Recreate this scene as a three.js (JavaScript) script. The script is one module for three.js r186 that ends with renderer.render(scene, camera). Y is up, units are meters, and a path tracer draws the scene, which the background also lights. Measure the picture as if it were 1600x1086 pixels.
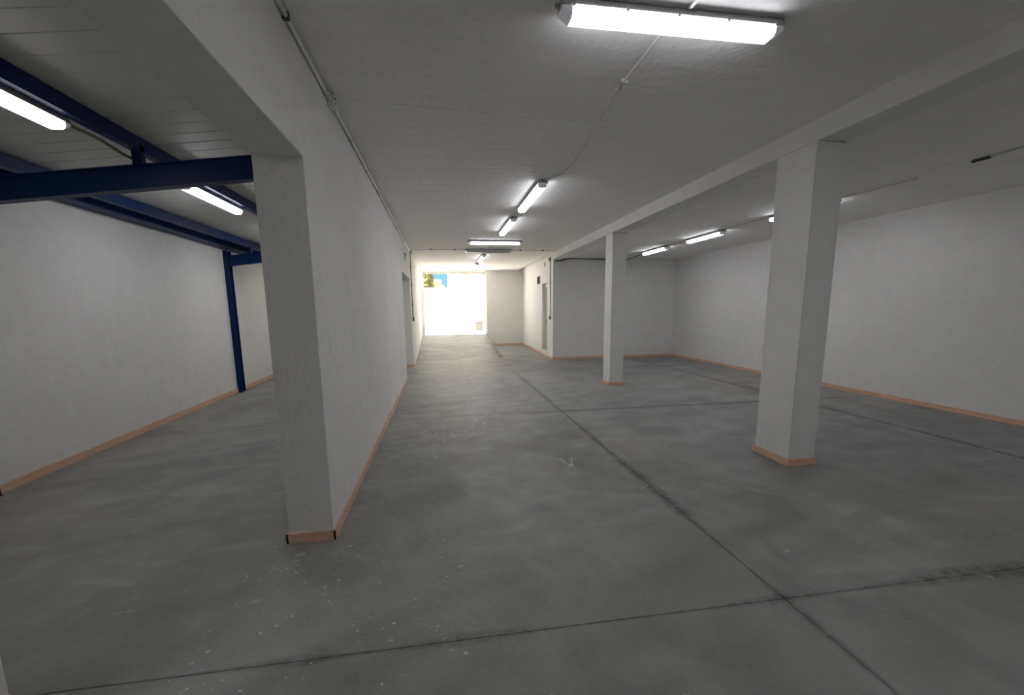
import * as THREE from 'three';
import { RoundedBoxGeometry } from 'three/addons/geometries/RoundedBoxGeometry.js';
import { mergeGeometries } from 'three/addons/utils/BufferGeometryUtils.js';
import { RectAreaLightUniformsLib } from 'three/addons/lights/RectAreaLightUniformsLib.js';

// ------------------------------------------------------------------ camera, sky, sun, exposure
// Measurements are kept as (x right, y up, f forward from the camera); f is -z in three.js.
const scene = new THREE.Scene();
const renderer = new THREE.WebGLRenderer();
renderer.toneMapping = THREE.LinearToneMapping;
renderer.toneMappingExposure = 1.0;
renderer.shadowMap.enabled = true;
RectAreaLightUniformsLib.init();

const camera = new THREE.PerspectiveCamera(76.9228, 1600 / 1086, 0.05, 400);
camera.setViewOffset(1600, 1086, 0, -49.18, 1600, 1086);
camera.position.set(0, 1.6, 0);
camera.quaternion.setFromRotationMatrix(new THREE.Matrix4().set(
  0.987095, 0.036339, -0.155956, 0,
  -0.011231, 0.987224, 0.158941, 0,
  0.159739, -0.155138, 0.974893, 0,
  0, 0, 0, 1));
scene.add(camera);

scene.background = new THREE.Color().setRGB(0.33, 0.74, 0.98);

const sun = new THREE.DirectionalLight(new THREE.Color().setRGB(1, 0.93, 0.82), 102);
sun.position.set(-20, 30, -25);
sun.target.position.set(0, 0, -24);
sun.castShadow = true;
sun.shadow.camera.left = -40; sun.shadow.camera.right = 40; sun.shadow.camera.top = 40; sun.shadow.camera.bottom = -40;
sun.shadow.camera.near = 1; sun.shadow.camera.far = 160; sun.shadow.mapSize.set(4096, 4096);
scene.add(sun, sun.target);

const TUBE_COOL = new THREE.Color().setRGB(0.98, 0.985, 0.94);
const TUBE_WARM = new THREE.Color().setRGB(1.0, 0.93, 0.82);
const TUBE_NITS = 25;

// ------------------------------------------------------------------ helpers
let seed = 20240611;
const rnd = () => { seed = (seed * 1664525 + 1013904223) >>> 0; return seed / 4294967296; };
const names = new Map();
function numbered(n) { const k = names.get(n) ?? 0; names.set(n, k + 1); return k ? `${n}_${String(k).padStart(3, '0')}` : n; }
function tag(o, label, category, group) { o.userData.label = label; o.userData.category = category; if (group) o.userData.group = group; return o; }
function shadows(o) { o.castShadow = true; o.receiveShadow = true; return o; }
function thing(name, label, category, [x, y, f] = [0, 0, 0], group) {
  const g = new THREE.Group(); g.name = numbered(name); g.position.set(x, y, -f); scene.add(g);
  return tag(g, label, category, group);
}
function structure(name, label) {
  const g = new THREE.Group(); g.name = name; g.userData.kind = 'structure'; if (label) g.userData.label = label; scene.add(g); return g;
}
// a mesh whose geometry is given in room coordinates; it is moved into its parent's frame when the parent is only translated
function part(name, geo, mat, parent, local = false) {
  if (!local && parent) geo.translate(-parent.position.x, -parent.position.y, -parent.position.z);
  const m = shadows(new THREE.Mesh(geo, mat)); m.name = name; if (parent) parent.add(m); return m;
}
function solid(name, geo, mat, label, kind) {
  const m = shadows(new THREE.Mesh(geo, mat)); m.name = kind ? name : numbered(name); scene.add(m);
  if (kind) m.userData.kind = kind; if (label) m.userData.label = label; return m;
}
// uv in metres, from the side that each vertex faces
function metricUV(g) {
  const p = g.attributes.position, n = g.attributes.normal, uv = new Float32Array(p.count * 2);
  for (let i = 0; i < p.count; i++) {
    const ax = Math.abs(n.getX(i)), ay = Math.abs(n.getY(i)), az = Math.abs(n.getZ(i)), x = p.getX(i), y = p.getY(i), z = p.getZ(i);
    if (ay >= ax && ay >= az) { uv[2 * i] = x; uv[2 * i + 1] = z; } else if (ax >= az) { uv[2 * i] = z; uv[2 * i + 1] = y; } else { uv[2 * i] = x; uv[2 * i + 1] = y; }
  }
  g.setAttribute('uv', new THREE.BufferAttribute(uv, 2)); return g;
}
function box(x0, x1, y0, y1, f0, f1, r = 0) {
  const w = x1 - x0, h = y1 - y0, d = f1 - f0;
  const g = r ? new RoundedBoxGeometry(w, h, d, 2, r) : new THREE.BoxGeometry(w, h, d);
  g.translate((x0 + x1) / 2, (y0 + y1) / 2, -(f0 + f1) / 2);
  return metricUV(g);
}
const merge = (a) => mergeGeometries(a.map((g) => (g.index ? g.toNonIndexed() : g)), false);
const P3 = (x, y, f) => new THREE.Vector3(x, y, -f);
function tube(pts, r, seg = 24, sides = 8) {
  const c = pts.length === 2 ? new THREE.LineCurve3(P3(...pts[0]), P3(...pts[1])) : new THREE.CatmullRomCurve3(pts.map((p) => P3(...p)));
  return new THREE.TubeGeometry(c, pts.length === 2 ? 1 : seg, r, sides, false);
}
function shapeOf(pts, holes = []) {
  const s = new THREE.Shape(pts.map((p) => new THREE.Vector2(...p)));
  for (const h of holes) s.holes.push(new THREE.Path(h.map((p) => new THREE.Vector2(...p))));
  return s;
}
function extrude(s, depth, b = 0) {
  const g = new THREE.ExtrudeGeometry(s, b ? { depth: depth - 2 * b, bevelEnabled: true, bevelThickness: b, bevelSize: b, bevelOffset: -b, bevelSegments: 2, curveSegments: 6 } : { depth, bevelEnabled: false, curveSegments: 6 });
  if (b) g.translate(0, 0, b);
  return g;
}

// ------------------------------------------------------------------ noise and textures
const N = 256, lattice = new Float32Array(N * N);
for (let i = 0; i < N * N; i++) lattice[i] = rnd();
function vn(x, y) {           // value noise, 0..1, repeats every 256 cells
  const xi = Math.floor(x), yi = Math.floor(y); let u = x - xi, v = y - yi; u = u * u * (3 - 2 * u); v = v * v * (3 - 2 * v);
  const a = xi & 255, b = (xi + 1) & 255, c = (yi & 255) * N, d = ((yi + 1) & 255) * N;
  const p = lattice[c + a], q = lattice[d + a];
  return p + (lattice[c + b] - p) * u + (q - p + (lattice[d + b] - lattice[d + a] - lattice[c + b] + p) * u) * v;
}
function tileNoise(px, py, cells, cy = cells) {   // tileable in px, py of 0..1
  const x = px * cells, y = py * cy, xi = Math.floor(x), yi = Math.floor(y); let u = x - xi, v = y - yi; u = u * u * (3 - 2 * u); v = v * v * (3 - 2 * v);
  const L = (i, j) => lattice[(((((j % cy) + cy) % cy) * 7 + cells * 13) & 255) * N + (((((i % cells) + cells) % cells) * 3 + cy * 5) & 255)];
  const p = L(xi, yi), q = L(xi, yi + 1);
  return p + (L(xi + 1, yi) - p) * u + (q - p + (L(xi + 1, yi + 1) - q - L(xi + 1, yi) + p) * u) * v;
}
const toS = (c) => { c = Math.min(1, Math.max(0, c)); return 255 * (c <= 0.0031308 ? 12.92 * c : 1.055 * Math.pow(c, 1 / 2.4) - 0.055); };
const S8 = new Uint8Array(4096); for (let i = 0; i < 4096; i++) S8[i] = Math.round(toS(i / 4095));
const s8 = (c) => S8[c <= 0 ? 0 : c >= 1 ? 4095 : (c * 4095) | 0];
function dataTex(w, h, fill, srgb, rx = 1, ry = 1) {
  const d = new Uint8Array(w * h * 4); fill(d, w, h);
  const t = new THREE.DataTexture(d, w, h, THREE.RGBAFormat);
  t.magFilter = THREE.LinearFilter; t.minFilter = THREE.LinearMipmapLinearFilter; t.generateMipmaps = true;
  t.wrapS = t.wrapT = THREE.RepeatWrapping; t.repeat.set(rx, ry); if (srgb) t.colorSpace = THREE.SRGBColorSpace; t.needsUpdate = true; return t;
}
const grey = (fn) => (d, w, h) => { for (let j = 0; j < h; j++) for (let i = 0; i < w; i++) { const v = Math.max(0, Math.min(255, 255 * fn(i / w, j / h))), o = 4 * (j * w + i); d[o] = d[o + 1] = d[o + 2] = v; d[o + 3] = 255; } };
const rgbFill = (fn) => (d, w, h) => { for (let j = 0; j < h; j++) for (let i = 0; i < w; i++) { const c = fn(i / w, j / h), o = 4 * (j * w + i); d[o] = s8(c[0]); d[o + 1] = s8(c[1]); d[o + 2] = s8(c[2]); d[o + 3] = 255; } };

// trowelled plaster relief (tile of 3 m), troweled in vertical sweeps; brushed paint tone
const plasterBump = dataTex(1024, 1024, grey((u, v) => 0.35 * tileNoise(u, v, 9) + 0.3 * tileNoise(u, v, 26, 12) + 0.2 * tileNoise(u, v, 61) + 0.15 * tileNoise(u, v, 150)), false, 1 / 3, 1 / 3);
const plasterTone = dataTex(512, 512, rgbFill((u, v) => { const k = 0.75 + 0.05 * tileNoise(u, v, 5) + 0.03 * tileNoise(u, v, 31) + 0.02 * tileNoise(u, v, 113); return [k, k * 0.992, k * 0.972]; }), true, 1 / 3.7, 1 / 3.7);
// ceiling: ridges that run across the hall (boards of the formwork under the paint)
const ceilBump = dataTex(1024, 1024, grey((u, v) => { const w = 0.02 * tileNoise(u, v, 6); return 0.5 * tileNoise(u, v + w, 6, 26) + 0.3 * tileNoise(u, v + w, 17, 60) + 0.2 * tileNoise(u, v, 110); }), false, 1 / 4, 1 / 4);
const ceilTone = dataTex(512, 512, rgbFill((u, v) => { const k = 0.85 + 0.04 * tileNoise(u, v, 4) + 0.035 * tileNoise(u, v, 19) + 0.02 * tileNoise(u, v, 90); return [k, k * 0.985, k * 0.955]; }), true, 1 / 4.3, 1 / 4.3);
// wood-look skirting tile
const skirtTone = dataTex(1024, 128, rgbFill((u, v) => { const g = 0.6 * tileNoise(u, v, 40) + 0.4 * tileNoise(u, v, 14, 50), k = 0.7 + 0.5 * g; return [0.78 * k, 0.5 * k, 0.36 * k]; }), true, 1 / 1.1, 1 / 0.14);
const std = (o) => new THREE.MeshStandardMaterial(o);
const M = {
  wall: std({ map: plasterTone, bumpMap: plasterBump, bumpScale: 0.009, roughness: 0.82 }),
  ceil: std({ map: ceilTone, bumpMap: ceilBump, bumpScale: 0.012, roughness: 0.88 }),
  skirt: std({ map: skirtTone, roughness: 0.5 }),
  blue: new THREE.MeshPhysicalMaterial({ color: new THREE.Color().setRGB(0.003, 0.022, 0.1), roughness: 0.45, specularIntensity: 0.4 }),
  panel: std({ color: new THREE.Color().setRGB(0.52, 0.53, 0.5), roughness: 0.36 }),
  pvc: std({ color: new THREE.Color().setRGB(0.74, 0.73, 0.69), roughness: 0.5 }),
  pvcDark: std({ color: new THREE.Color().setRGB(0.07, 0.068, 0.06), roughness: 0.6 }),
  pvcMid: std({ color: new THREE.Color().setRGB(0.27, 0.25, 0.22), roughness: 0.55 }),
  cable: std({ color: new THREE.Color().setRGB(0.74, 0.71, 0.62), roughness: 0.6 }),
  black: std({ color: new THREE.Color().setRGB(0.03, 0.03, 0.03), roughness: 0.6 }),
  housing: std({ color: new THREE.Color().setRGB(0.45, 0.44, 0.44), roughness: 0.55 }),
  clip: std({ color: new THREE.Color().setRGB(0.42, 0.42, 0.42), roughness: 0.4 }),
  clear: std({ color: new THREE.Color().setRGB(0.6, 0.61, 0.63), roughness: 0.25, emissive: new THREE.Color().setRGB(0.9, 0.9, 1.0), emissiveIntensity: 0.12 }),  // faint emission stands in for tube light coming through the clear ends
  glowCool: std({ color: 0xffffff, roughness: 0.4, emissive: new THREE.Color().setRGB(0.93, 0.93, 1.0), emissiveIntensity: 12 }),
  glowWarm: std({ color: 0xffffff, roughness: 0.4, emissive: new THREE.Color().setRGB(1.0, 0.94, 0.84), emissiveIntensity: 5 }),
  off: std({ color: new THREE.Color().setRGB(0.36, 0.36, 0.36), roughness: 0.35 }),
  doorLeaf: std({ color: new THREE.Color().setRGB(0.62, 0.6, 0.54), roughness: 0.5 }),
  doorFrame: std({ color: new THREE.Color().setRGB(0.74, 0.73, 0.7), roughness: 0.5 }),
  metal: std({ color: new THREE.Color().setRGB(0.4, 0.4, 0.4), roughness: 0.35, metalness: 0.9 }),
  vent: std({ color: new THREE.Color().setRGB(0.2, 0.2, 0.16), roughness: 0.6 }),
  drain: std({ color: new THREE.Color().setRGB(0.16, 0.15, 0.14), roughness: 0.5, metalness: 0.3 }),
  stucco: std({ color: new THREE.Color().setRGB(0.8, 0.77, 0.7), roughness: 0.9 }),
  stuccoShaded: std({ color: new THREE.Color().setRGB(0.5, 0.465, 0.47), roughness: 0.9 }),  // white house stucco with shade and lilac skylight put into the colour
  yard: std({ color: new THREE.Color().setRGB(0.4, 0.385, 0.35), roughness: 0.9 }),
  peach: std({ color: new THREE.Color().setRGB(0.36, 0.21, 0.14), roughness: 0.9 }),
  brown: std({ color: new THREE.Color().setRGB(0.2, 0.14, 0.08), roughness: 0.7 }),
  cabinet: std({ color: new THREE.Color().setRGB(0.1, 0.097, 0.09), roughness: 0.6 }),
  leaf: std({ color: new THREE.Color().setRGB(0.075, 0.082, 0.022), roughness: 0.9 }),
  trunk: std({ color: new THREE.Color().setRGB(0.1, 0.07, 0.05), roughness: 0.9 }),
  roofSkin: std({ color: new THREE.Color().setRGB(0.4, 0.38, 0.36), roughness: 0.9 }),
};

// ------------------------------------------------------------------ the concrete floor: slabs with sawn joints
// One colour function for the whole floor, in metres; the marks are things lying in the concrete (dirt, paint drops, scrapes).
const JX = [1.82, 5.95], JF = [1.93, 6.5, 11.1];
// dirt that has collected along the joints: [1 = joint lies along f, its place, patches as [middle, reach, width, depth]]
const GRIME = [
  [1, 1.82, [[3.25, 0.55, 0.11, 0.4], [4.1, 0.5, 0.06, 0.3], [5.2, 0.8, 0.06, 0.3], [1.85, 0.25, 0.05, 0.15], [1.5, 0.2, 0.05, 0.2], [7.5, 1.5, 0.07, 0.2], [9.6, 1, 0.08, 0.2]]],
  [1, 5.95, [[3.6, 0.9, 0.1, 0.35], [5.6, 1.2, 0.12, 0.35], [8.2, 2, 0.12, 0.25], [11, 1.5, 0.1, 0.2]]],
  [0, 1.93, [[0.1, 0.3, 0.07, 0.3], [1.75, 0.4, 0.05, 0.15], [2.9, 0.35, 0.09, 0.3], [3.5, 0.5, 0.1, 0.3], [-0.7, 0.3, 0.04, 0.2]]],
  [0, 6.5, [[2.8, 1.2, 0.1, 0.3], [4.6, 1.0, 0.14, 0.35], [1.5, 0.6, 0.05, 0.2], [6.6, 0.8, 0.1, 0.3]]],
  [0, 11.1, [[4, 2, 0.12, 0.2], [6.3, 1, 0.12, 0.25]]],
];
function concrete(x, f, o) {
  const a = vn(x * 0.32 + 11, f * 0.32 + 5), b = vn(x * 0.95 + 40, f * 0.8 + 77), c = vn(x * 2.7 + 3, f * 2.2 + 19), d = vn(x * 7.3 + 60 + 2 * c, f * 6.1 + 31), e = vn(x * 31, f * 29 + 7), g = vn(x * 97 + 5, f * 101);
  const sweep = vn((x * 0.9 + f * 0.35) * 1.3 + 90 + c, (f * 0.9 - x * 0.35) * 6.5 + 140 + 2 * b);     // trowel sweeps
  let k = 0.262 + 0.05 * (a - 0.5) + 0.06 * (b - 0.5) + 0.055 * (c - 0.5) + 0.055 * (d - 0.5) + 0.05 * (sweep - 0.5) + 0.022 * (e - 0.5) + 0.02 * (g - 0.5);
  // pale laitance streaks
  const st = vn(x * 1.4 + 200 + 1.5 * b, f * 9 + 33 + 3 * c); if (st > 0.72) k += 0.16 * (st - 0.72) * (0.4 + d);
  // dirt caught along the joints, in patches
  for (const [ax, j, list] of GRIME) {
    const t = ax ? f : x, h0 = (ax ? x : f) - j; if (h0 > 0.3 || h0 < -0.3) continue;
    let wide = 0.012, deep = 0.25;
    for (const [m, s, w, p] of list) { const q = (t - m) / s, e = Math.exp(-q * q); wide += 0.62 * w * e; deep += 0.8 * p * e; }
    const h = Math.abs(h0 + 0.35 * wide * (vn(t * 2.3, j * 9) - 0.5)), ww = wide * (0.75 + 0.5 * vn(t * 4, j * 5));
    if (h < ww) k *= 1 - Math.min(0.62, deep) * (1 - (h / ww) * (h / ww)) * (0.35 + 0.9 * vn(x * 30, f * 30) * (0.6 + 0.8 * vn(x * 9, f * 9)));
  }
  // darker oily patches
  const oil = vn(x * 0.7 + 131, f * 0.62 + 57) * 0.6 + 0.4 * vn(x * 3.1 + 9, f * 2.7 + 99); if (oil > 0.66) k *= 1 - 0.55 * Math.min(0.45, (oil - 0.66) * 2.2) * (0.3 + 1.2 * d);
  const sm = vn(x * 2.1 + 71, f * 1.9 + 13) * 0.5 + 0.5 * vn(x * 8 + 4, f * 7 + 3); { const g2 = Math.exp(-((x - 1.5) ** 2) / 0.5 - ((f - 3.6) ** 2) / 0.5); if (sm > 0.5) k *= 1 - 1.5 * g2 * (sm - 0.5) * (0.4 + d); }
  const gr = vn(x * 0.5 + 21, f * 0.45 + 171) - 0.5;          // greener / browner batches
  o[0] = k * (1.0 + 0.03 * gr); o[1] = k * (0.995 - 0.02 * gr); o[2] = k * (0.965 - 0.08 * gr);
}
const drops = [];
const drop = (x, f, rx, rf, turn, white) => drops.push([x, f, rx, rf, turn, white]);
for (let i = 0; i < 210; i++) { const u = rnd(), v = rnd(), r = 0.002 + 0.006 * rnd() * rnd(); drop(-1.25 + 1.25 * u * u + 0.1 * rnd(), 1.55 + 1.65 * v, r * (1 + rnd()), r, rnd() * 3, 0.5 + 0.25 * rnd()); }
for (let i = 0; i < 150; i++) { const r = 0.002 + 0.005 * rnd() * rnd(); drop(-0.74 + 0.35 * rnd() * rnd(), 2.6 + 3.5 * rnd(), r * (1 + rnd()), r, rnd() * 3, 0.4 + 0.2 * rnd()); }
for (let i = 0; i < 190; i++) { const r = 0.003 + 0.007 * rnd() * rnd(); drop(-4 + 11 * rnd(), 1.2 + 8 * rnd(), r * (1 + 2 * rnd()), r, rnd() * 3, 0.3 + 0.22 * rnd()); }
for (const [x, f, a, b] of [[-1.08, 2.42, 0.026, 0.016], [-0.98, 2.88, 0.035, 0.02], [-0.98, 2.8, 0.02, 0.012], [-0.62, 1.72, 0.018, 0.01], [-0.62, 1.66, 0.016, 0.012], [-0.25, 1.45, 0.02, 0.014], [2.2, 2.35, 0.03, 0.012], [0.4, 1.55, 0.012, 0.009], [0.95, 1.45, 0.02, 0.014], [-2.45, 3.65, 0.05, 0.014], [-3.0, 3.1, 0.05, 0.012], [-1.75, 2.45, 0.05, 0.008]]) drop(x, f, a, b, 0.3, 0.42);
const strokes = [];
const stroke = (pts, w, white) => strokes.push([pts, w, white]);
stroke([[1.205, 4.36], [1.265, 4.12], [1.335, 4.36]], 0.026, 0.62);               // the V
stroke([[1.24, 4.36], [1.18, 4.36]], 0.02, 0.55); stroke([[1.37, 4.36], [1.31, 4.36]], 0.02, 0.55); stroke([[1.265, 4.12], [1.29, 4.2]], 0.03, 0.5);
stroke([[1.62, 3.72], [1.7, 3.8]], 0.01, 0.36);
for (let k = 0; k < 16; k++) {                                                    // smeared plaster squiggles
  let x = -0.2 + 0.75 * rnd(), f = 4.9 + 1.9 * rnd(), t = rnd() * 6.3; const pts = [[x, f]];
  for (let i = 0; i < 9; i++) { t += 2.1 * (rnd() - 0.5); x += 0.055 * Math.cos(t); f += 0.085 * Math.sin(t); pts.push([x, f]); }
  stroke(pts, 0.012 + 0.012 * rnd(), 0.33 + 0.12 * rnd());
}
for (let k = 0; k < 26; k++) { const x = -0.4 + 1.4 * rnd(), f = 7.5 + 4.5 * rnd(); stroke([[x, f], [x + 0.35 * (rnd() - 0.3), f + 0.12 * (rnd() - 0.5)], [x + 0.5 * rnd(), f + 0.2 * (rnd() - 0.5)]], 0.02 + 0.02 * rnd(), 0.36); }
stroke([[0.6, 10.8], [0.57, 9.8], [0.6, 8.8]], 0.022, 0.075); stroke([[2.0, 2.0], [2.4, 1.6]], 0.008, 0.15);
for (let k = 0; k < 14; k++) { const x = -3.6 + 10 * rnd(), f = 1.5 + 6 * rnd(), t = rnd() * 3; stroke([[x, f], [x + 0.3 * Math.cos(t), f + 0.3 * Math.sin(t)]], 0.006, 0.27); }
function floorTexture(x0, x1, f0, f1, w, h) {
  return dataTex(w, h, (d) => {
    const o = [0, 0, 0], buf = new Float32Array(w * h * 3);
    for (let j = 0; j < h; j++) for (let i = 0; i < w; i++) { concrete(x0 + (x1 - x0) * (i + 0.5) / w, f0 + (f1 - f0) * (j + 0.5) / h, o); const q = 3 * (j * w + i); buf[q] = o[0]; buf[q + 1] = o[1]; buf[q + 2] = o[2]; }
    const sx = w / (x1 - x0), sf = h / (f1 - f0);
    const blot = (x, f, reach, inside) => {
      const i0 = Math.max(0, Math.floor((x - reach - x0) * sx)), i1 = Math.min(w - 1, Math.ceil((x + reach - x0) * sx)), j0 = Math.max(0, Math.floor((f - reach - f0) * sf)), j1 = Math.min(h - 1, Math.ceil((f + reach - f0) * sf));
      for (let j = j0; j <= j1; j++) for (let i = i0; i <= i1; i++) { const m = inside(x0 + (i + 0.5) / sx, f0 + (j + 0.5) / sf); if (m[0] > 0) { const q = 3 * (j * w + i); for (let c = 0; c < 3; c++) buf[q + c] += (m[1] * (1 - 0.02 * c) - buf[q + c]) * m[0]; } }
    };
    for (const [x, f, rx, rf, t, wh] of drops) { const c = Math.cos(t), s = Math.sin(t); blot(x, f, Math.max(rx, rf) * 1.3, (px, pf) => { const a = ((px - x) * c + (pf - f) * s) / rx, b = ((pf - f) * c - (px - x) * s) / rf, r = Math.hypot(a, b) + 0.35 * (vn(px * 90, pf * 90) - 0.5); return [Math.max(0, Math.min(0.85, (1.15 - r) * 3)), wh]; }); }
    for (const [pts, wd, wh] of strokes) for (let k = 0; k + 1 < pts.length; k++) {
      const [ax, af] = pts[k], [bx, bf] = pts[k + 1], l2 = (bx - ax) ** 2 + (bf - af) ** 2 || 1e-9;
      blot((ax + bx) / 2, (af + bf) / 2, Math.sqrt(l2) / 2 + wd, (px, pf) => { const t = Math.max(0, Math.min(1, ((px - ax) * (bx - ax) + (pf - af) * (bf - af)) / l2)), r = Math.hypot(px - ax - t * (bx - ax), pf - af - t * (bf - af)) / (wd / 2); return [Math.max(0, Math.min(0.7, (1.1 - r) * 1.5)) * Math.max(wh > 0.48 ? 0.7 : 0, 2.2 * vn(px * 40, pf * 40) - 0.5), wh]; });
    }
    for (let q = 0; q < w * h; q++) { d[4 * q] = s8(buf[3 * q]); d[4 * q + 1] = s8(buf[3 * q + 1]); d[4 * q + 2] = s8(buf[3 * q + 2]); d[4 * q + 3] = 255; }
  }, true);
}
const concBump = dataTex(1024, 1024, grey((u, v) => 0.4 * tileNoise(u, v, 14) + 0.3 * tileNoise(u, v, 45) + 0.3 * tileNoise(u, v, 128)), false, 1, 1);
const floorRegions = [[-4.7, 1.82, 0.9, 6.5], [1.82, 7.9, 0.9, 6.5], [-4.7, 7.9, 6.5, 20]];
const floorMats = floorRegions.map(([x0, x1, f0, f1]) => {
  const t = floorTexture(x0, x1, f0, f1, 2048, 2048); t.wrapS = t.wrapT = THREE.MirroredRepeatWrapping;
  const b = concBump.clone(); b.repeat.set((x1 - x0) / 2, (f1 - f0) / 2); b.needsUpdate = true;
  return std({ map: t, bumpMap: b, bumpScale: 0.0035, roughness: 0.55 });
});
const floorUV = (g, k) => { const [x0, x1, f0, f1] = floorRegions[k], p = g.attributes.position, uv = g.attributes.uv; for (let i = 0; i < p.count; i++) uv.setXY(i, (p.getX(i) - x0) / (x1 - x0), (-p.getZ(i) - f0) / (f1 - f0)); return g; };
{
  const fl = structure('floor', 'grey concrete floor of the hall with sawn joints');
  part('bedding', box(-4.7, 7.9, -0.3, -0.012, -3.9, 19.5), M.drain, fl);
  const gap = 0.002;
  const xs = [-4.7, ...JX, 7.9], fs = [-3.9, ...JF, 19.5];
  for (let i = 0; i + 1 < xs.length; i++) for (let j = 0; j + 1 < fs.length; j++) {
    const k = fs[j + 1] > 6.6 ? 2 : i === 0 ? 0 : 1;
    part('floor_slab', floorUV(box(xs[i] + gap, xs[i + 1] - gap, -0.1, 0, fs[j] + gap, fs[j + 1] - gap, 0.003), k), floorMats[k], fl);
  }
}
// the concrete ramp up to the gate, and the steel strip on its edge
{
  const s = shapeOf([[14.0, 0], [19.55, 0], [19.55, 0.5], [19.3, 0.5]]);
  const g = extrude(s, 2.8); g.rotateY(Math.PI / 2); g.translate(-0.8, 0, 0);
  const r = structure('floor_ramp', 'pale concrete ramp rising to the open gate');
  part('ramp_body', floorUV(metricUV(g), 2), floorMats[2], r);
  const e = thing('edge_strip', 'dark steel strip along the lower right edge of the ramp', 'metal strip', [1.93, 0.142, 15.6]);
  const a = box(-0.05, 0.05, 0, 0.03, -1.3, 1.3, 0.004); part('strip', a, M.drain, e, true); e.rotation.x = Math.atan(0.5 / 5.3);
}

// ------------------------------------------------------------------ walls and ceilings
const H = 3.25, HR = 3.10;
function alongWall(name, label, pts, holes, thick, x, f, turn = 0, mat = M.wall, b = 0.006) {   // a wall drawn in (forward, up); its left face is at x
  const g = extrude(shapeOf(pts, holes), thick, b); metricUV(g);
  const m = solid(name, g, mat, label, 'structure'); m.rotation.y = Math.PI / 2 - turn; m.position.set(x, 0, -f); return m;
}
alongWall('wall_left', 'white plastered partition wall with pillar end, lintel and doorway', [[-3.6, 2.54], [3.05, 2.54], [3.05, 0], [10.1, 0], [10.1, 2.44], [12.55, 2.44], [12.55, 0], [19.4, 0], [19.4, 3.6], [-3.6, 3.6]], [], 0.3, -1.1, 0);
alongWall('wall_right', 'long white wall of the right hand bay', [[-3.6, 0], [13.6, 0], [13.6, 3.4], [-3.6, 3.4]], [], 0.25, 7.5, 0);
const TS = Math.atan(0.16 / 5.9);
alongWall('wall_side', 'white side wall with narrow door near the gate', [[0, 0], [6.1, 0], [6.1, 3.6], [0, 3.6]], [[[0.78, 0.17], [1.68, 0.17], [1.68, 2.42], [0.78, 2.42]], [[2.0, 2.45], [2.6, 2.45], [2.6, 2.73], [2.0, 2.73]]], 0.22, 3.46, 13.4, TS);
{
  const g = extrude(shapeOf([[-1.1, 0], [3.9, 0], [3.9, 4.0], [-1.1, 4.0]], [[[-0.72, 0.48], [2.0, 0.48], [2.0, 3.2], [-0.72, 3.2]]]), 0.25, 0.006); metricUV(g); g.translate(0, 0, -19.55);
  solid('wall_front', g, M.wall, 'white end wall around the open gate', 'structure');
}
solid('wall_bay', box(3.47, 7.8, 0, 3.4, 13.4, 13.65), M.wall, 'grey looking end wall of the right bay behind the columns', 'structure');
solid('wall_back', box(-4.7, 7.9, 0, 3.8, -3.85, -3.6), M.wall, 'wall behind the camera', 'structure');
alongWall('wall_annex', 'white left wall of the annex behind the blue posts', [[-8.2, 0], [11, 0], [11, 3.6], [-8.2, 3.6]], [], 0.25, -3.98 - 0.25, 4.5, -0.018);
solid('wall_annex_end', box(-4.5, -1.05, 0, 3.6, 15.2, 15.4), M.wall, 'far end wall of the annex', 'structure');
solid('ceiling', box(-0.8, 3.4, H, H + 0.2, -3.6, 19.4), M.ceil, 'white painted ceiling of the main aisle with faint ridges', 'structure');
solid('ceiling_bay', box(3.7, 7.5, HR, HR + 0.2, -3.6, 13.4), M.ceil, 'lower white ceiling of the right hand bay', 'structure');
solid('trim_1', (() => { const g = tube([[-0.78, 0, 3.95], [0.2, 0, 4.02], [1.1, 0, 4.11], [2.2, 0, 4.12], [3.4, 0, 4.06]], 0.03, 40, 10); g.scale(1, 0.12, 1); g.translate(0, H, 0); g.computeVertexNormals(); return metricUV(g); })(), M.ceil, 'low plaster ridge crossing the ceiling from wall to beam', 'structure');
solid('roof', box(-1.1, 7.9, 3.46, 3.7, -3.8, 19.5), M.roofSkin, 'flat roof slab over the hall', 'structure');

{ // the beam over the columns
  const b = thing('ceiling_beam', 'long white concrete beam carried by the two square columns', 'beam', [3.55, 3.06, 5]);
  part('beam_body', box(3.4, 3.7, 3.06, 3.46, -3.6, 13.42, 0.008), M.wall, b);
}
for (const [i, x0, f0, f1] of [[0, 3.4, 3.72, 4.2], [1, 3.41, 8.53, 8.9]]) {
  const c = thing('column', i ? 'slim square white column further back, in front of the grey bay wall' : 'wide square white column nearest the camera on the right', 'column', [x0 + 0.15, 0, (f0 + f1) / 2], 'columns under the long beam');
  part('shaft', box(x0, x0 + 0.3, 0, 3.06, f0, f1, 0.01), M.wall, c);
  part('skirting', box(x0 - 0.014, x0 + 0.314, 0, 0.072, f0 - 0.014, f1 + 0.014, 0.003), M.skirt, c);
}
{
  const c = thing('column', 'white pillar cut off by the lower left corner of the photograph', 'column', [-2.05, 0, 1.7]);
  part('shaft', box(-2.2, -1.8, 0, 2.7, 1.5, 1.88, 0.01), M.wall, c);
  part('skirting', box(-2.204, -1.797, 0, 0.06, 1.496, 1.883, 0.002), M.skirt, c);
}
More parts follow.
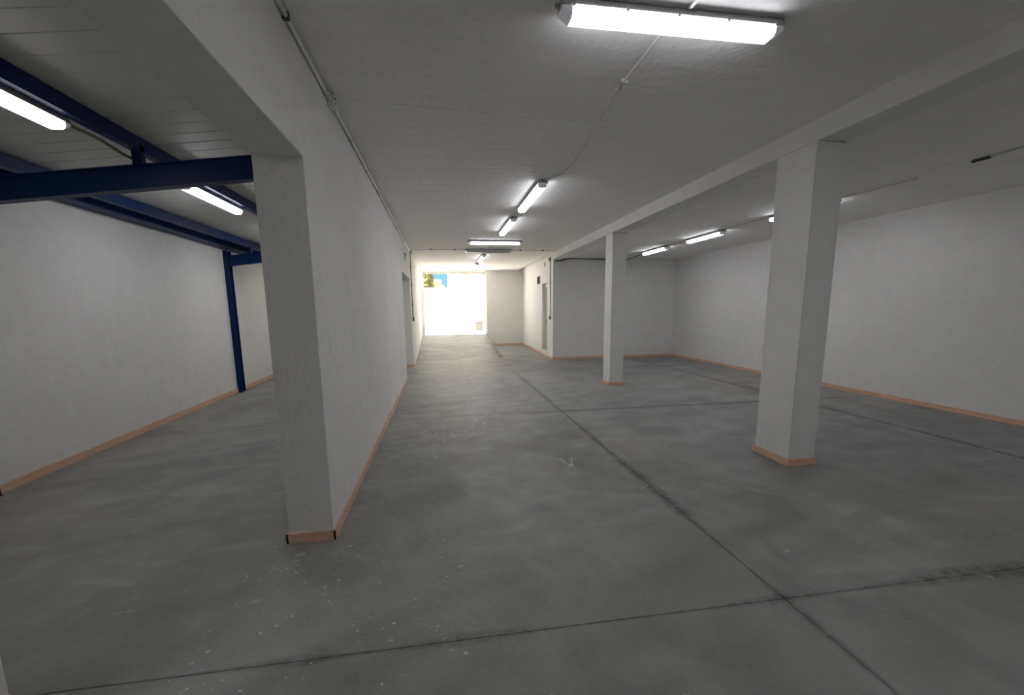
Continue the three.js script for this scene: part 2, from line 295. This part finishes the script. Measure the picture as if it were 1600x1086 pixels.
// skirting tiles
const T = 0.013, BH = 0.072;
solid('baseboard_left', merge([box(-0.8, -0.8 + T, 0, BH, 3.05 - T, 10.1), box(-1.1 - T, -0.8 + T, 0, BH, 3.05 - T, 3.05), box(-1.1 - T, -1.1, 0, BH, 3.05 - T, 10.1), box(-1.1 - T, -0.8 + T, 0, BH, 12.55 - T, 12.55), box(-0.8, -0.8 + T, 0, BH, 12.55 - T, 14.05)]), M.skirt, 'wood toned tile skirting round the partition wall and pillar end', 'structure');
solid('baseboard_right', box(7.5 - T, 7.5, 0, BH, -3.6, 13.4), M.skirt, 'wood toned tile skirting along the long right wall', 'structure');
solid('baseboard_bay', box(3.47, 7.5, 0, BH, 13.4 - T, 13.4), M.skirt, 'wood toned tile skirting along the bay end wall', 'structure');
solid('baseboard_front', box(1.97, 3.63, 0, BH, 19.3 - T, 19.3), M.skirt, 'pale tile skirting in the corner beside the ramp', 'structure');
{ const m = solid('baseboard_side', metricUV(extrude(shapeOf([[0, 0], [5.9, 0], [5.9, BH], [0, BH]]), T)), M.skirt, 'pale tile skirting along the side wall below the door', 'structure'); m.rotation.y = Math.PI / 2 - TS; m.position.set(3.46 - T, 0, -13.4); }
{ const m = solid('baseboard_annex', metricUV(extrude(shapeOf([[-8, 0], [10.7, 0], [10.7, BH + 0.01], [-8, BH + 0.01]]), T)), M.skirt, 'wood toned tile skirting along the annex wall', 'structure'); m.rotation.y = Math.PI / 2 + 0.018; m.position.set(-3.98, 0, -4.5); }

// ------------------------------------------------------------------ annex roof: ribbed panels, blue steel
const SL = 0.121, SA = Math.atan(SL), roofY = (x) => 2.885 + SL * (x + 4.05);
{
  const r = structure('ceiling_annex', 'sloping ribbed metal roof panels over the annex');
  const pts = [[0, 0.06], [0, 0.012], [0.006, 0]];
  for (const s of [0.2, 0.4, 0.6, 0.8]) pts.push([s - 0.009, 0], [s - 0.004, 0.0035], [s + 0.004, 0.0035], [s + 0.009, 0]);
  pts.push([0.993, 0], [0.998, 0.012], [0.998, 0.06]);
  const g = extrude(shapeOf(pts), 3.55); g.rotateY(Math.PI / 2); metricUV(g);
  for (let k = -7; k < 13; k++) {
    const m = part('roof_panel', g, M.panel, r, true);
    m.position.set(-4.55, roofY(-4.55), -(3.04 + k)); m.rotation.z = SA;
  }
  part('roof_cover', (() => { const q = new THREE.BoxGeometry(3.6, 0.05, 19.4); q.rotateZ(SA); q.translate(-2.8, roofY(-2.8) + 0.11, -5.8); return metricUV(q); })(), M.roofSkin, r, true);
}
const iBeam = (h, w, tf, tw) => shapeOf([[-w / 2, 0], [w / 2, 0], [w / 2, tf], [tw / 2, tf], [tw / 2, h - tf], [w / 2, h - tf], [w / 2, h], [-w / 2, h], [-w / 2, h - tf], [-tw / 2, h - tf], [-tw / 2, tf], [-w / 2, tf]]);
for (const [i, f] of [[0, 4.4], [1, 9.4]]) {
  const b = thing('steel_beam', i ? 'short visible stretch of navy steel beam joining the far blue post' : 'navy blue steel beam crossing the annex nearest the camera', 'steel beam', [-4.0, 2.465, f + 0.05], 'sloping blue cross beams of the annex');
  const g = extrude(iBeam(0.195, 0.1, 0.011, 0.05), 2.93); g.rotateY(Math.PI / 2); g.rotateZ(SA); part('profile', g, M.blue, b, true);
  const p = thing('steel_post', i ? 'navy blue steel post standing against the annex wall' : 'blue steel post cut off at the left edge of the photograph', 'steel post', [i ? -4.085 : -3.99, 0, i ? f + 0.08 : f - 0.1], 'blue posts along the annex wall');
  const w = i ? 0.2 : 0.12;
  const pg = extrude(iBeam(0.16, w, 0.011, 0.012), 2.76); pg.rotateX(-Math.PI / 2); pg.translate(0, 0, 0.08); part('profile', pg, M.blue, p, true);
  part('base_plate', box(-w / 2, w / 2, 0, 0.012, -0.09, 0.09), M.blue, p, true);
}
function purlin(x, y0, h, w, label) {
  const p = thing('purlin', label, 'purlin', [x, y0, 5.5], 'long blue purlins under the annex roof');
  const c = shapeOf([[-w / 2, 0], [w / 2, 0], [w / 2, h], [-w / 2, h], [-w / 2, h - 0.02], [w / 2 - 0.008, h - 0.02], [w / 2 - 0.008, 0.008], [-w / 2 + 0.006, 0.008], [-w / 2 + 0.006, 0.022], [-w / 2, 0.022]]);
  const g = extrude(c, 18); g.translate(0, 0, -9); part('profile', g, M.blue, p, true);
  for (const f of [4.45, 9.45]) { const top = 2.66 + SL * (x + 4.05); part('cleat', box(x - 0.035, x + 0.035, top - 0.01, y0 + 0.05, f - 0.03, f + 0.03), M.blue, p); }
  return p;
}
purlin(-2.5, 2.955, 0.115, 0.07, 'blue roof purlin with the strip lamps hanging along its side');
purlin(-3.6, 2.82, 0.115, 0.07, 'blue roof purlin nearest the annex wall, beside the eave beam');
{
  const e = thing('eave_beam', 'blue steel beam running along the top of the annex wall', 'steel beam', [-3.98, 2.785, 4.5]);
  const m = part('profile', metricUV(extrude(shapeOf([[-8, 0], [10.6, 0], [10.6, 0.12], [-8, 0.12]]), 0.26, 0.006)), M.blue, e, true); m.rotation.y = Math.PI / 2 + 0.018; m.position.set(-0.05, 0, 0);
}

// ------------------------------------------------------------------ strip lamps
const W1 = 0.13;
const housingShape = shapeOf([[-0.044, 0], [-0.062, -0.03], [-0.066, -0.034], [-0.066, -0.042], [0.066, -0.042], [0.066, -0.034], [0.062, -0.03], [0.044, 0]]);
const diffShape = shapeOf([[-0.06, -0.04], [-0.058, -0.07], [-0.05, -0.086], [-0.036, -0.094], [0.036, -0.094], [0.05, -0.086], [0.058, -0.07], [0.06, -0.04]]);
const geoCache = new Map();
const cached = (k, make) => { if (!geoCache.has(k)) geoCache.set(k, make()); return geoCache.get(k); };
function endPiece(len) {    // clear tapering end of the cover, towards +x
  const g = extrude(diffShape, len), p = g.attributes.position;
  for (let i = 0; i < p.count; i++) if (p.getZ(i) > len / 2) { const y = p.getY(i); p.setY(i, -0.04 + (y + 0.04) * 0.45); p.setX(i, p.getX(i) * 0.86); }
  g.rotateY(Math.PI / 2); g.computeVertexNormals(); return g;
}
// at = middle of the lamp on the ceiling; along = 'x' or 'f'
function stripLamp(at, along, len, label, group, { tint = TUBE_COOL, glow = M.glowCool, lit = true, detail = false, power = 1 } = {}) {
  const g = thing('strip_lamp', label, 'lamp', at, group);
  if (along === 'f') g.rotation.y = Math.PI / 2;
  const end = 0.055, mid = len - 2 * end;
  part('housing', cached('h' + len, () => { const a = extrude(housingShape, len, 0.003); a.translate(0, 0, -len / 2); a.rotateY(Math.PI / 2); return a; }), M.housing, g, true);
  part('diffuser', cached('d' + len, () => { const a = extrude(diffShape, mid); a.translate(0, 0, -mid / 2); a.rotateY(Math.PI / 2); return a; }), lit ? glow : M.off, g, true);
  const e = cached('e', () => endPiece(end));
  const e1 = part('cover_end', e, M.clear, g, true); e1.position.x = mid / 2;
  const e2 = part('cover_end', e, M.clear, g, true); e2.position.x = -mid / 2; e2.rotation.y = Math.PI;
  const n = detail ? 5 : 3, cg = cached('c', () => new RoundedBoxGeometry(0.016, 0.03, 0.008, 1, 0.002));
  for (let k = 0; k < n; k++) for (const s of [-1, 1]) { const c = part('clip', cg, M.clip, g, true); c.position.set((k / (n - 1) - 0.5) * (len - 0.12), -0.04, s * 0.068); }
  for (const s of [-1, 1]) { const c = part('cable_gland', cached('g', () => { const q = new THREE.CylinderGeometry(0.011, 0.013, 0.03, 10); q.rotateZ(Math.PI / 2); return q; }), M.housing, g, true); c.position.set(s * (len / 2 + 0.012), -0.022, 0); }
  if (lit) for (const s of [-1, 1]) {
    const l = new THREE.RectAreaLight(tint, TUBE_NITS * power, mid - 0.02, 0.026); l.name = 'tube_light';
    l.position.set(0, -0.0955, s * 0.019); l.rotation.x = -Math.PI / 2; g.add(l);
  }
  return g;
}
const C1 = 'strip lamps along the main aisle ceiling', C2 = 'strip lamps on the right bay ceiling', C3 = 'strip lamps under the annex roof';
stripLamp([1.37, H - 0.004, 2.6], 'x', 1.33, 'large glowing twin tube strip lamp at the top, nearest the camera', C1, { detail: true });
stripLamp([1.375, H - 0.004, 6.65], 'f', 1.6, 'lit strip lamp lying lengthwise on the aisle ceiling, with the loose cable', C1);
stripLamp([1.375, H - 0.004, 8.95], 'f', 1.6, 'second lit lengthwise strip lamp on the aisle ceiling, just before the crosswise one', C1);
stripLamp([1.38, H - 0.004, 11.0], 'x', 1.31, 'lit strip lamp set crosswise in the middle of the aisle, beside an unlit one', C1);
stripLamp([1.39, H - 0.004, 12.62], 'x', 1.31, 'unlit grey strip lamp set crosswise behind the lit crosswise lamp', C1, { lit: false });
stripLamp([1.37, H - 0.004, 14.5], 'f', 1.6, 'small lit strip lamp beyond the unlit one, towards the gate', C1);
stripLamp([1.37, H - 0.004, 17.0], 'f', 1.6, 'tiny lit strip lamp closest to the gate opening', C1);
stripLamp([5.6, HR - 0.004, 6.33], 'f', 1.3, 'lit strip lamp half hidden behind the near column', C2, { power: 0.68 });
stripLamp([5.58, HR - 0.004, 8.85], 'f', 1.3, 'lit strip lamp in the middle of the right bay row', C2, { power: 0.68 });
stripLamp([5.58, HR - 0.004, 11.05], 'f', 1.3, 'far lit strip lamp of the right bay row, next to the slim column', C2, { power: 0.68 });
stripLamp([-2.6, 2.965, 3.15], 'f', 1.33, 'warm white strip lamp cut by the left edge, above the blue cross beam', C3, { tint: TUBE_WARM, glow: M.glowWarm, power: 0.6 });
stripLamp([-2.6, 2.965, 5.95], 'f', 1.33, 'cool white strip lamp under the annex roof, behind the blue cross beam', C3, { power: 0.65 });
stripLamp([-2.6, 2.965, 8.7], 'f', 1.33, 'unseen annex strip lamp added behind the pillar end to brighten the far wall', C3, { power: 1.3 });  // added out of sight to brighten the far annex wall
stripLamp([-2.6, 2.965, 0.4], 'f', 1.33, 'unseen fill lamp added in the annex beyond the left edge of view', C3, { power: 0.8 });  // added fill light for surfaces that face the camera, never in view
stripLamp([1.37, H - 0.004, -1.5], 'x', 1.33, 'unseen fill lamp added on the aisle ceiling behind the camera', C1, { power: 1.8 });  // added fill from behind for the pillar front and near surfaces
stripLamp([5.68, HR - 0.004, 1.2], 'f', 1.3, 'unseen fill lamp added in the bay beyond the right edge of view', C2);  // added out of view to lift the near end of the bay
stripLamp([-2.6, 2.965, 11.5], 'f', 1.33, 'unseen annex lamp added behind the partition wall to light the far end', C3, { power: 3.4, tint: TUBE_WARM, glow: M.glowWarm });  // added unseen and extra strong, for the bright far annex wall

// ------------------------------------------------------------------ conduits, cables and boxes
{
  const c = thing('conduit', 'long white conduit clipped below the ceiling edge of the partition wall', 'conduit', [-0.78, 3.2, 7.5]);
  const pts = []; for (let f = 3.99; f <= 12.9; f += 0.89) pts.push([-0.783, 3.205 + 0.006 * Math.sin(f * 3.1), f]);
  part('pipe', tube([[-0.783, 3.205, 1.0], [-0.783, 3.2, 2], [-0.783, 3.207, 3], [-0.783, 3.205, 3.77]], 0.015, 40), M.pvc, c);
  part('pipe', tube(pts, 0.015, 80), M.pvc, c);
  for (let f = 2.86; f < 12.8; f += 0.9) part('clip', box(-0.802, -0.764, 3.186, 3.224, f - 0.012, f + 0.012, 0.003), f < 3 ? M.pvcDark : M.pvc, c);
  for (let f = 4.35; f < 12.8; f += 1.1) part('coupling', tube([[-0.783, 3.204, f], [-0.783, 3.204, f + 0.07]], 0.018), M.pvc, c);
  const jb = thing('junction_box', 'small white junction box on the conduit above the pillar end', 'junction box', [-0.8, 3.16, 3.88]);
  part('body', box(-0.8, -0.745, 3.16, 3.25, 3.83, 3.93, 0.006), M.pvc, jb);
  part('knockout', tube([[-0.7455, 3.185, 3.86], [-0.742, 3.185, 3.86]], 0.011), M.black, jb); part('knockout', tube([[-0.7455, 3.215, 3.85], [-0.742, 3.215, 3.85]], 0.01), M.black, jb);
  part('gland', tube([[-0.783, 3.205, 3.93], [-0.783, 3.205, 3.99]], 0.02), M.pvc, jb); part('gland', tube([[-0.783, 3.205, 3.77], [-0.783, 3.205, 3.83]], 0.02), M.pvc, jb);
  const j2 = thing('junction_box', 'dark edged junction box where the wall conduit meets the crosswise one', 'junction box', [-0.8, 3.13, 13.0]);
  part('body', box(-0.8, -0.74, 3.13, 3.24, 12.9, 13.02, 0.006), M.pvc, j2); part('lid', box(-0.74, -0.732, 3.14, 3.23, 12.91, 13.01, 0.003), M.pvcDark, j2);
}
{
  const c = thing('conduit', 'thin conduit crossing the aisle ceiling past the unlit lamp', 'conduit', [1.3, 3.23, 12.6]);
  part('pipe', tube([[-0.73, 3.226, 12.75], [0, 3.23, 12.62], [0.7, 3.224, 12.62]], 0.011), M.pvc, c);
  part('pipe', tube([[2.08, 3.224, 12.62], [2.7, 3.23, 12.64], [3.4, 3.228, 12.66]], 0.011), M.pvc, c);
  for (const x of [-0.2, 0.45, 2.3, 2.95]) part('clip', box(x - 0.015, x + 0.015, 3.208, 3.247, 12.6, 12.66, 0.003), M.pvcDark, c);
}
{
  const c = thing('conduit', 'vertical conduit dropping down the left wall to a switch box', 'conduit', [-0.785, 1.38, 13.1]);
  part('pipe', tube([[-0.787, 3.15, 13.08], [-0.787, 1.4, 13.08]], 0.012), M.pvcMid, c);
  for (const y of [1.75, 2.3, 2.8]) part('clip', box(-0.802, -0.77, y - 0.02, y + 0.02, 13.06, 13.1, 0.003), M.pvcDark, c);
  const s = thing('switch_box', 'grey switch box at the foot of the left wall conduit', 'switch', [-0.8, 1.27, 13.08]);
  part('body', box(-0.8, -0.75, 1.27, 1.4, 13.03, 13.13, 0.006), M.vent, s); part('rocker', box(-0.75, -0.742, 1.3, 1.37, 13.055, 13.105, 0.002), M.pvc, s);
  tag(solid('wire', tube([[-0.785, 3.2, 13.02], [-0.783, 3.22, 15], [-0.785, 3.2, 17], [-0.785, 3.21, 19.2]], 0.006), M.cable), 'thin pale wire along the ceiling edge towards the gate', 'wire');
  const h = thing('wall_hook', 'small dark hook on the partition wall above the doorway', 'hook', [-0.8, 2.78, 11.05]);
  part('plate', box(-0.8, -0.79, 2.78, 2.95, 11.02, 11.08, 0.003), M.pvcDark, h); part('hook_bar', tube([[-0.79, 2.93, 11.05], [-0.77, 2.91, 11.05], [-0.768, 2.86, 11.05]], 0.008), M.pvcDark, h);
}
{
  const c = thing('conduit', 'short conduit from the near lamp across the aisle ceiling', 'conduit', [1.39, 3.235, 3.0]);
  part('pipe', tube([[1.39, 3.238, 2.67], [1.39, 3.238, 3.42]], 0.011), M.pvc, c);
  part('end_cap', tube([[1.39, 3.234, 3.4], [1.39, 3.234, 3.47]], 0.018), M.pvc, c);
  part('clip', box(1.365, 1.415, 3.222, 3.25, 3.32, 3.36, 0.003), M.pvc, c);
  const d = thing('conduit', 'pipe running from the near lamp towards the camera', 'conduit', [1.45, 3.235, 2]);
  part('pipe', tube([[1.43, 3.238, 2.53], [1.47, 3.238, 0.2]], 0.011), M.pvc, d); part('clip', box(1.41, 1.46, 3.222, 3.25, 2.4, 2.44, 0.003), M.pvc, d);
  tag(solid('lamp_cable', tube([[1.39, 3.236, 3.46], [1.47, 3.246, 4.1], [1.55, 3.245, 4.9], [1.565, 3.244, 5.45], [1.5, 3.238, 5.7], [1.375, 3.225, 5.84]], 0.0055, 60), M.cable), 'loose pale cable curving to the first lengthwise lamp', 'cable');
  tag(solid('lamp_cable', tube([[1.375, 3.228, 7.47], [1.36, 3.24, 7.8], [1.375, 3.228, 8.13]], 0.006), M.cable), 'short cable between the two lengthwise aisle lamps', 'cable');
  tag(solid('lamp_cable', tube([[1.4, 3.24, 11.08], [1.33, 3.235, 11.8], [1.38, 3.235, 12.54]], 0.011), M.pvc), 'pale pipe linking the lit and unlit crosswise lamps', 'cable');
  tag(solid('lamp_cable', tube([[1.38, 3.24, 12.72], [1.37, 3.24, 13.67]], 0.007), M.cable), 'cable from the unlit lamp to the small lamp beyond it', 'cable');
  tag(solid('lamp_cable', tube([[1.37, 3.24, 15.33], [1.37, 3.24, 16.17]], 0.007), M.cable), 'cable between the last two lamps before the gate', 'cable');
  tag(solid('lamp_cable', tube([[5.6, 3.085, 7.08], [5.59, 3.095, 7.6], [5.58, 3.085, 8.17]], 0.008), M.cable), 'pale cable from the half hidden lamp to the next bay lamp', 'cable');
  tag(solid('lamp_cable', tube([[5.58, 3.085, 9.53], [5.575, 3.095, 9.9], [5.58, 3.085, 10.37]], 0.008), M.cable), 'pale cable between the two far bay lamps', 'cable');
  tag(solid('lamp_cable', tube([[5.6, 3.08, 5.65], [5.66, 3.084, 5.3], [5.7, 3.086, 4.7]], 0.008), M.cable), 'cable leaving the half hidden lamp to the right of the near column', 'cable');
  const e = thing('conduit', 'pale conduit on the bay ceiling at the right edge of the photograph', 'conduit', [5.65, 3.085, 3.2]);
  part('pipe', tube([[5.63, 3.086, 4.0], [5.7, 3.086, 2.0]], 0.011), M.pvc, e); part('end_cap', tube([[5.625, 3.082, 4.1], [5.632, 3.082, 3.94]], 0.016), M.pvcDark, e);
  tag(solid('bay_cable', tube([[3.5, 3.02, 13.37], [3.7, 3.03, 13.385], [3.9, 3.08, 13.385], [4.6, 3.085, 13.385], [5.3, 3.08, 13.38], [5.85, 3.082, 13.38]], 0.012, 90), M.black), 'black cable along the top of the bay end wall', 'cable');
  tag(solid('lamp_cable', tube([[5.85, 3.08, 13.35], [5.75, 3.082, 12.4], [5.6, 3.08, 11.73]], 0.009), M.black), 'dark cable from the bay end wall to the far bay lamp', 'cable');
  tag(solid('purlin_cable', tube([[-2.6, 2.943, 3.83], [-2.56, 2.93, 4.1], [-2.55, 2.9, 4.35], [-2.58, 2.93, 4.8], [-2.6, 2.943, 5.27]], 0.012), M.vent), 'dark pipe between the two annex lamps over the cross beam', 'cable');
}

// ------------------------------------------------------------------ side wall: door, vent, switch drop
function onSide(name, label, category) { const g = thing(name, label, category, [3.46, 0, 13.4]); g.rotation.y = Math.PI / 2 - TS; return g; }   // local x = along the wall, y up, z into the wall
const lb = (x0, x1, y0, y1, z0, z1, r = 0) => { const g = r ? new RoundedBoxGeometry(x1 - x0, y1 - y0, z1 - z0, 2, r) : new THREE.BoxGeometry(x1 - x0, y1 - y0, z1 - z0); g.translate((x0 + x1) / 2, (y0 + y1) / 2, (z0 + z1) / 2); return metricUV(g); };
{
  const d = structure('door_1', 'narrow pale door recessed in the side wall'); d.position.set(3.46, 0, -13.4); d.rotation.y = Math.PI / 2 - TS;
  part('leaf', lb(0.84, 1.62, 0.2, 2.3, 0.13, 0.17, 0.004), M.doorLeaf, d, true);
  part('frame', merge([lb(0.78, 0.84, 0.17, 2.42, 0.1, 0.19), lb(1.62, 1.68, 0.17, 2.42, 0.1, 0.19), lb(0.84, 1.62, 2.3, 2.42, 0.1, 0.19)]), M.doorFrame, d, true);
  const h = part('handle', merge([lb(1.5, 1.53, 1.05, 1.27, 0.118, 0.13), lb(1.4, 1.53, 1.17, 1.19, 0.075, 0.09), lb(1.508, 1.522, 1.172, 1.188, 0.08, 0.13)]), M.metal, d, true); h.userData.label = 'dark lever handle';
  part('sill', lb(0.72, 1.74, 0.13, 0.17, -0.03, 0.2, 0.004), M.doorFrame, d, true);
  const v = onSide('vent_grille', 'small dark vent grille high beside the door', 'vent');
  part('frame', merge([lb(2.0, 2.6, 2.45, 2.48, 0.0, 0.05), lb(2.0, 2.6, 2.7, 2.73, 0.0, 0.05), lb(2.0, 2.03, 2.48, 2.7, 0.0, 0.05), lb(2.57, 2.6, 2.48, 2.7, 0.0, 0.05)]), M.vent, v, true);
  part('backing', lb(2.0, 2.6, 2.45, 2.73, 0.1, 0.2), M.vent, v, true);
  for (let k = 0; k < 5; k++) { const s = part('slat', lb(2.03, 2.57, -0.016, 0.016, -0.002, 0.002), M.vent, v, true); s.position.set(0, 2.505 + k * 0.043, 0.03); s.rotation.x = 0.6; }
  const c = onSide('conduit', 'vertical conduit at the corner of the side wall, ending in a box', 'conduit');
  const t2 = (x, y0, y1, z, r) => { const g = new THREE.CylinderGeometry(r, r, y1 - y0, 8); g.translate(x, (y0 + y1) / 2, z); return g; };
  part('pipe', t2(0.33, 1.33, 3.12, -0.014, 0.012), M.pvcMid, c, true);
  for (const y of [1.7, 2.3, 2.75]) part('clip', lb(0.31, 0.35, y - 0.02, y + 0.02, -0.03, 0), M.pvc, c, true);
  part('end_box', lb(0.28, 0.38, 1.24, 1.35, -0.05, 0, 0.005), M.vent, c, true);
  part('elbow_box', lb(0.27, 0.4, 3.06, 3.16, -0.055, 0, 0.005), M.pvcDark, c, true);
  const h2 = onSide('wall_hook', 'small dark hook on the side wall above the door', 'hook');
  part('plate', lb(1.2, 1.26, 2.97, 3.1, -0.012, 0, 0.003), M.pvcDark, h2, true);
}

// ------------------------------------------------------------------ gate opening and what lies outside
{
  const r = thing('roller_shutter', 'rolled up grey shutter edge across the top of the gate opening', 'shutter', [0.65, 3.1, 19.45]);
  part('bottom_bar', box(-0.72, 2.0, 3.1, 3.135, 19.42, 19.46, 0.004), M.metal, r);
  for (let k = 0; k < 3; k++) part('slat', box(-0.72, 2.0, 3.137 + 0.022 * k, 3.157 + 0.022 * k, 19.43, 19.45, 0.003), M.doorFrame, r);
  part('guide_rail', box(-0.72, -0.67, 0.5, 3.1, 19.4, 19.48), M.doorFrame, r); part('guide_rail', box(1.95, 2.0, 0.5, 3.1, 19.4, 19.48), M.doorFrame, r);
}
solid('ground', box(-40, 40, -0.4, 0.5, 19.55, 90), M.yard, 'pale paved yard outside the gate', 'structure');
{
  const w = thing('yard_wall', 'sunlit white boundary wall across the yard', 'wall', [-6, 0.5, 25.5]);
  part('body', box(-14, 0.56, 0.5, 2.72, 25.4, 25.65), M.stucco, w); part('coping', box(-14, 0.56, 2.72, 2.79, 25.36, 25.69, 0.01), M.stucco, w);
  const b = thing('house', 'white house with balcony facing the gate', 'house', [1.4, 0.5, 27]);
  part('front_wall', box(0.56, 2.16, 0.5, 3.05, 24.6, 29), M.stuccoShaded, b);
  part('balcony', box(0.5, 2.3, 3.05, 3.2, 24.35, 29, 0.01), M.stuccoShaded, b);
  part('parapet', box(0.56, 2.16, 3.2, 3.36, 24.4, 24.5, 0.01), M.stuccoShaded, b);
  part('upper_wall', box(0.56, 9, 3.2, 6.5, 25.6, 31), M.stuccoShaded, b);
  part('window', box(1.35, 1.9, 3.4, 4.6, 25.55, 25.62), M.brown, b);
  part('side_wing', box(2.16, 9, 0.5, 6.5, 23.6, 29), M.stucco, b);
  const dr = part('garage_door', box(0.95, 1.85, 0.5, 2.6, 24.57, 24.6, 0.005), M.stuccoShaded, b); part('handle', box(1.27, 1.35, 1.38, 1.42, 24.52, 24.57).translate(-1.4, -0.5, 27), M.cabinet, dr, true);
  part('intercom', box(2.25, 2.31, 1.98, 2.1, 23.56, 23.6), M.cabinet, b);
  const c = thing('utility_cabinet', 'small grey utility cabinet at the foot of the house wall', 'cabinet', [1.9, 0.5, 22.4]);
  part('body', box(1.72, 2.1, 0.5, 0.93, 22.3, 22.5, 0.008), M.cabinet, c); part('lid', box(1.7, 2.12, 0.93, 0.96, 22.27, 22.52, 0.005), M.cabinet, c); part('door', box(1.75, 2.07, 0.55, 0.9, 22.285, 22.3, 0.003), M.cabinet, c);
}
{
  const t = thing('cypress_tree', 'tall narrow cypress rising behind the boundary wall', 'tree', [-0.77, 0.5, 32]);
  part('trunk', new THREE.CylinderGeometry(0.1, 0.14, 1.5, 8).translate(0, 0.7, 0), M.trunk, t, true);
  const tufts = [], cone = new THREE.ConeGeometry(0.06, 0.34, 5);
  for (let i = 0; i < 900; i++) {
    const h = 0.5 + 6.5 * rnd(), a = rnd() * 6.283, R = 0.36 * Math.sin(Math.min(1, h / 2.2) * 1.57) * Math.min(1, (7.6 - h) / 3), r = R * (0.55 + 0.45 * rnd());
    const g = cone.clone(); g.rotateX(0.35 * (rnd() - 0.5)); g.rotateZ(0.5 * (rnd() - 0.5)); g.scale(1 + rnd(), 0.8 + 0.7 * rnd(), 1 + rnd()); g.translate(Math.cos(a) * r, h, Math.sin(a) * r); tufts.push(g);
  }
  const f = part('foliage', mergeGeometries(tufts, false), M.leaf, t, true); f.userData.kind = 'stuff';
  const d = thing('house', 'pale orange house far behind the boundary wall', 'house', [-0.2, 0.5, 46]);
  part('wall', box(-3.0, 0.15, 0.5, 4.4, 45, 50), M.peach, d); part('roof_slab', box(-3.1, 0.2, 4.4, 4.5, 44.9, 50), M.stucco, d); part('lean_to', box(0.15, 0.5, 0.5, 4.0, 45.2, 50), M.stucco, d);
}
renderer.render(scene, camera);
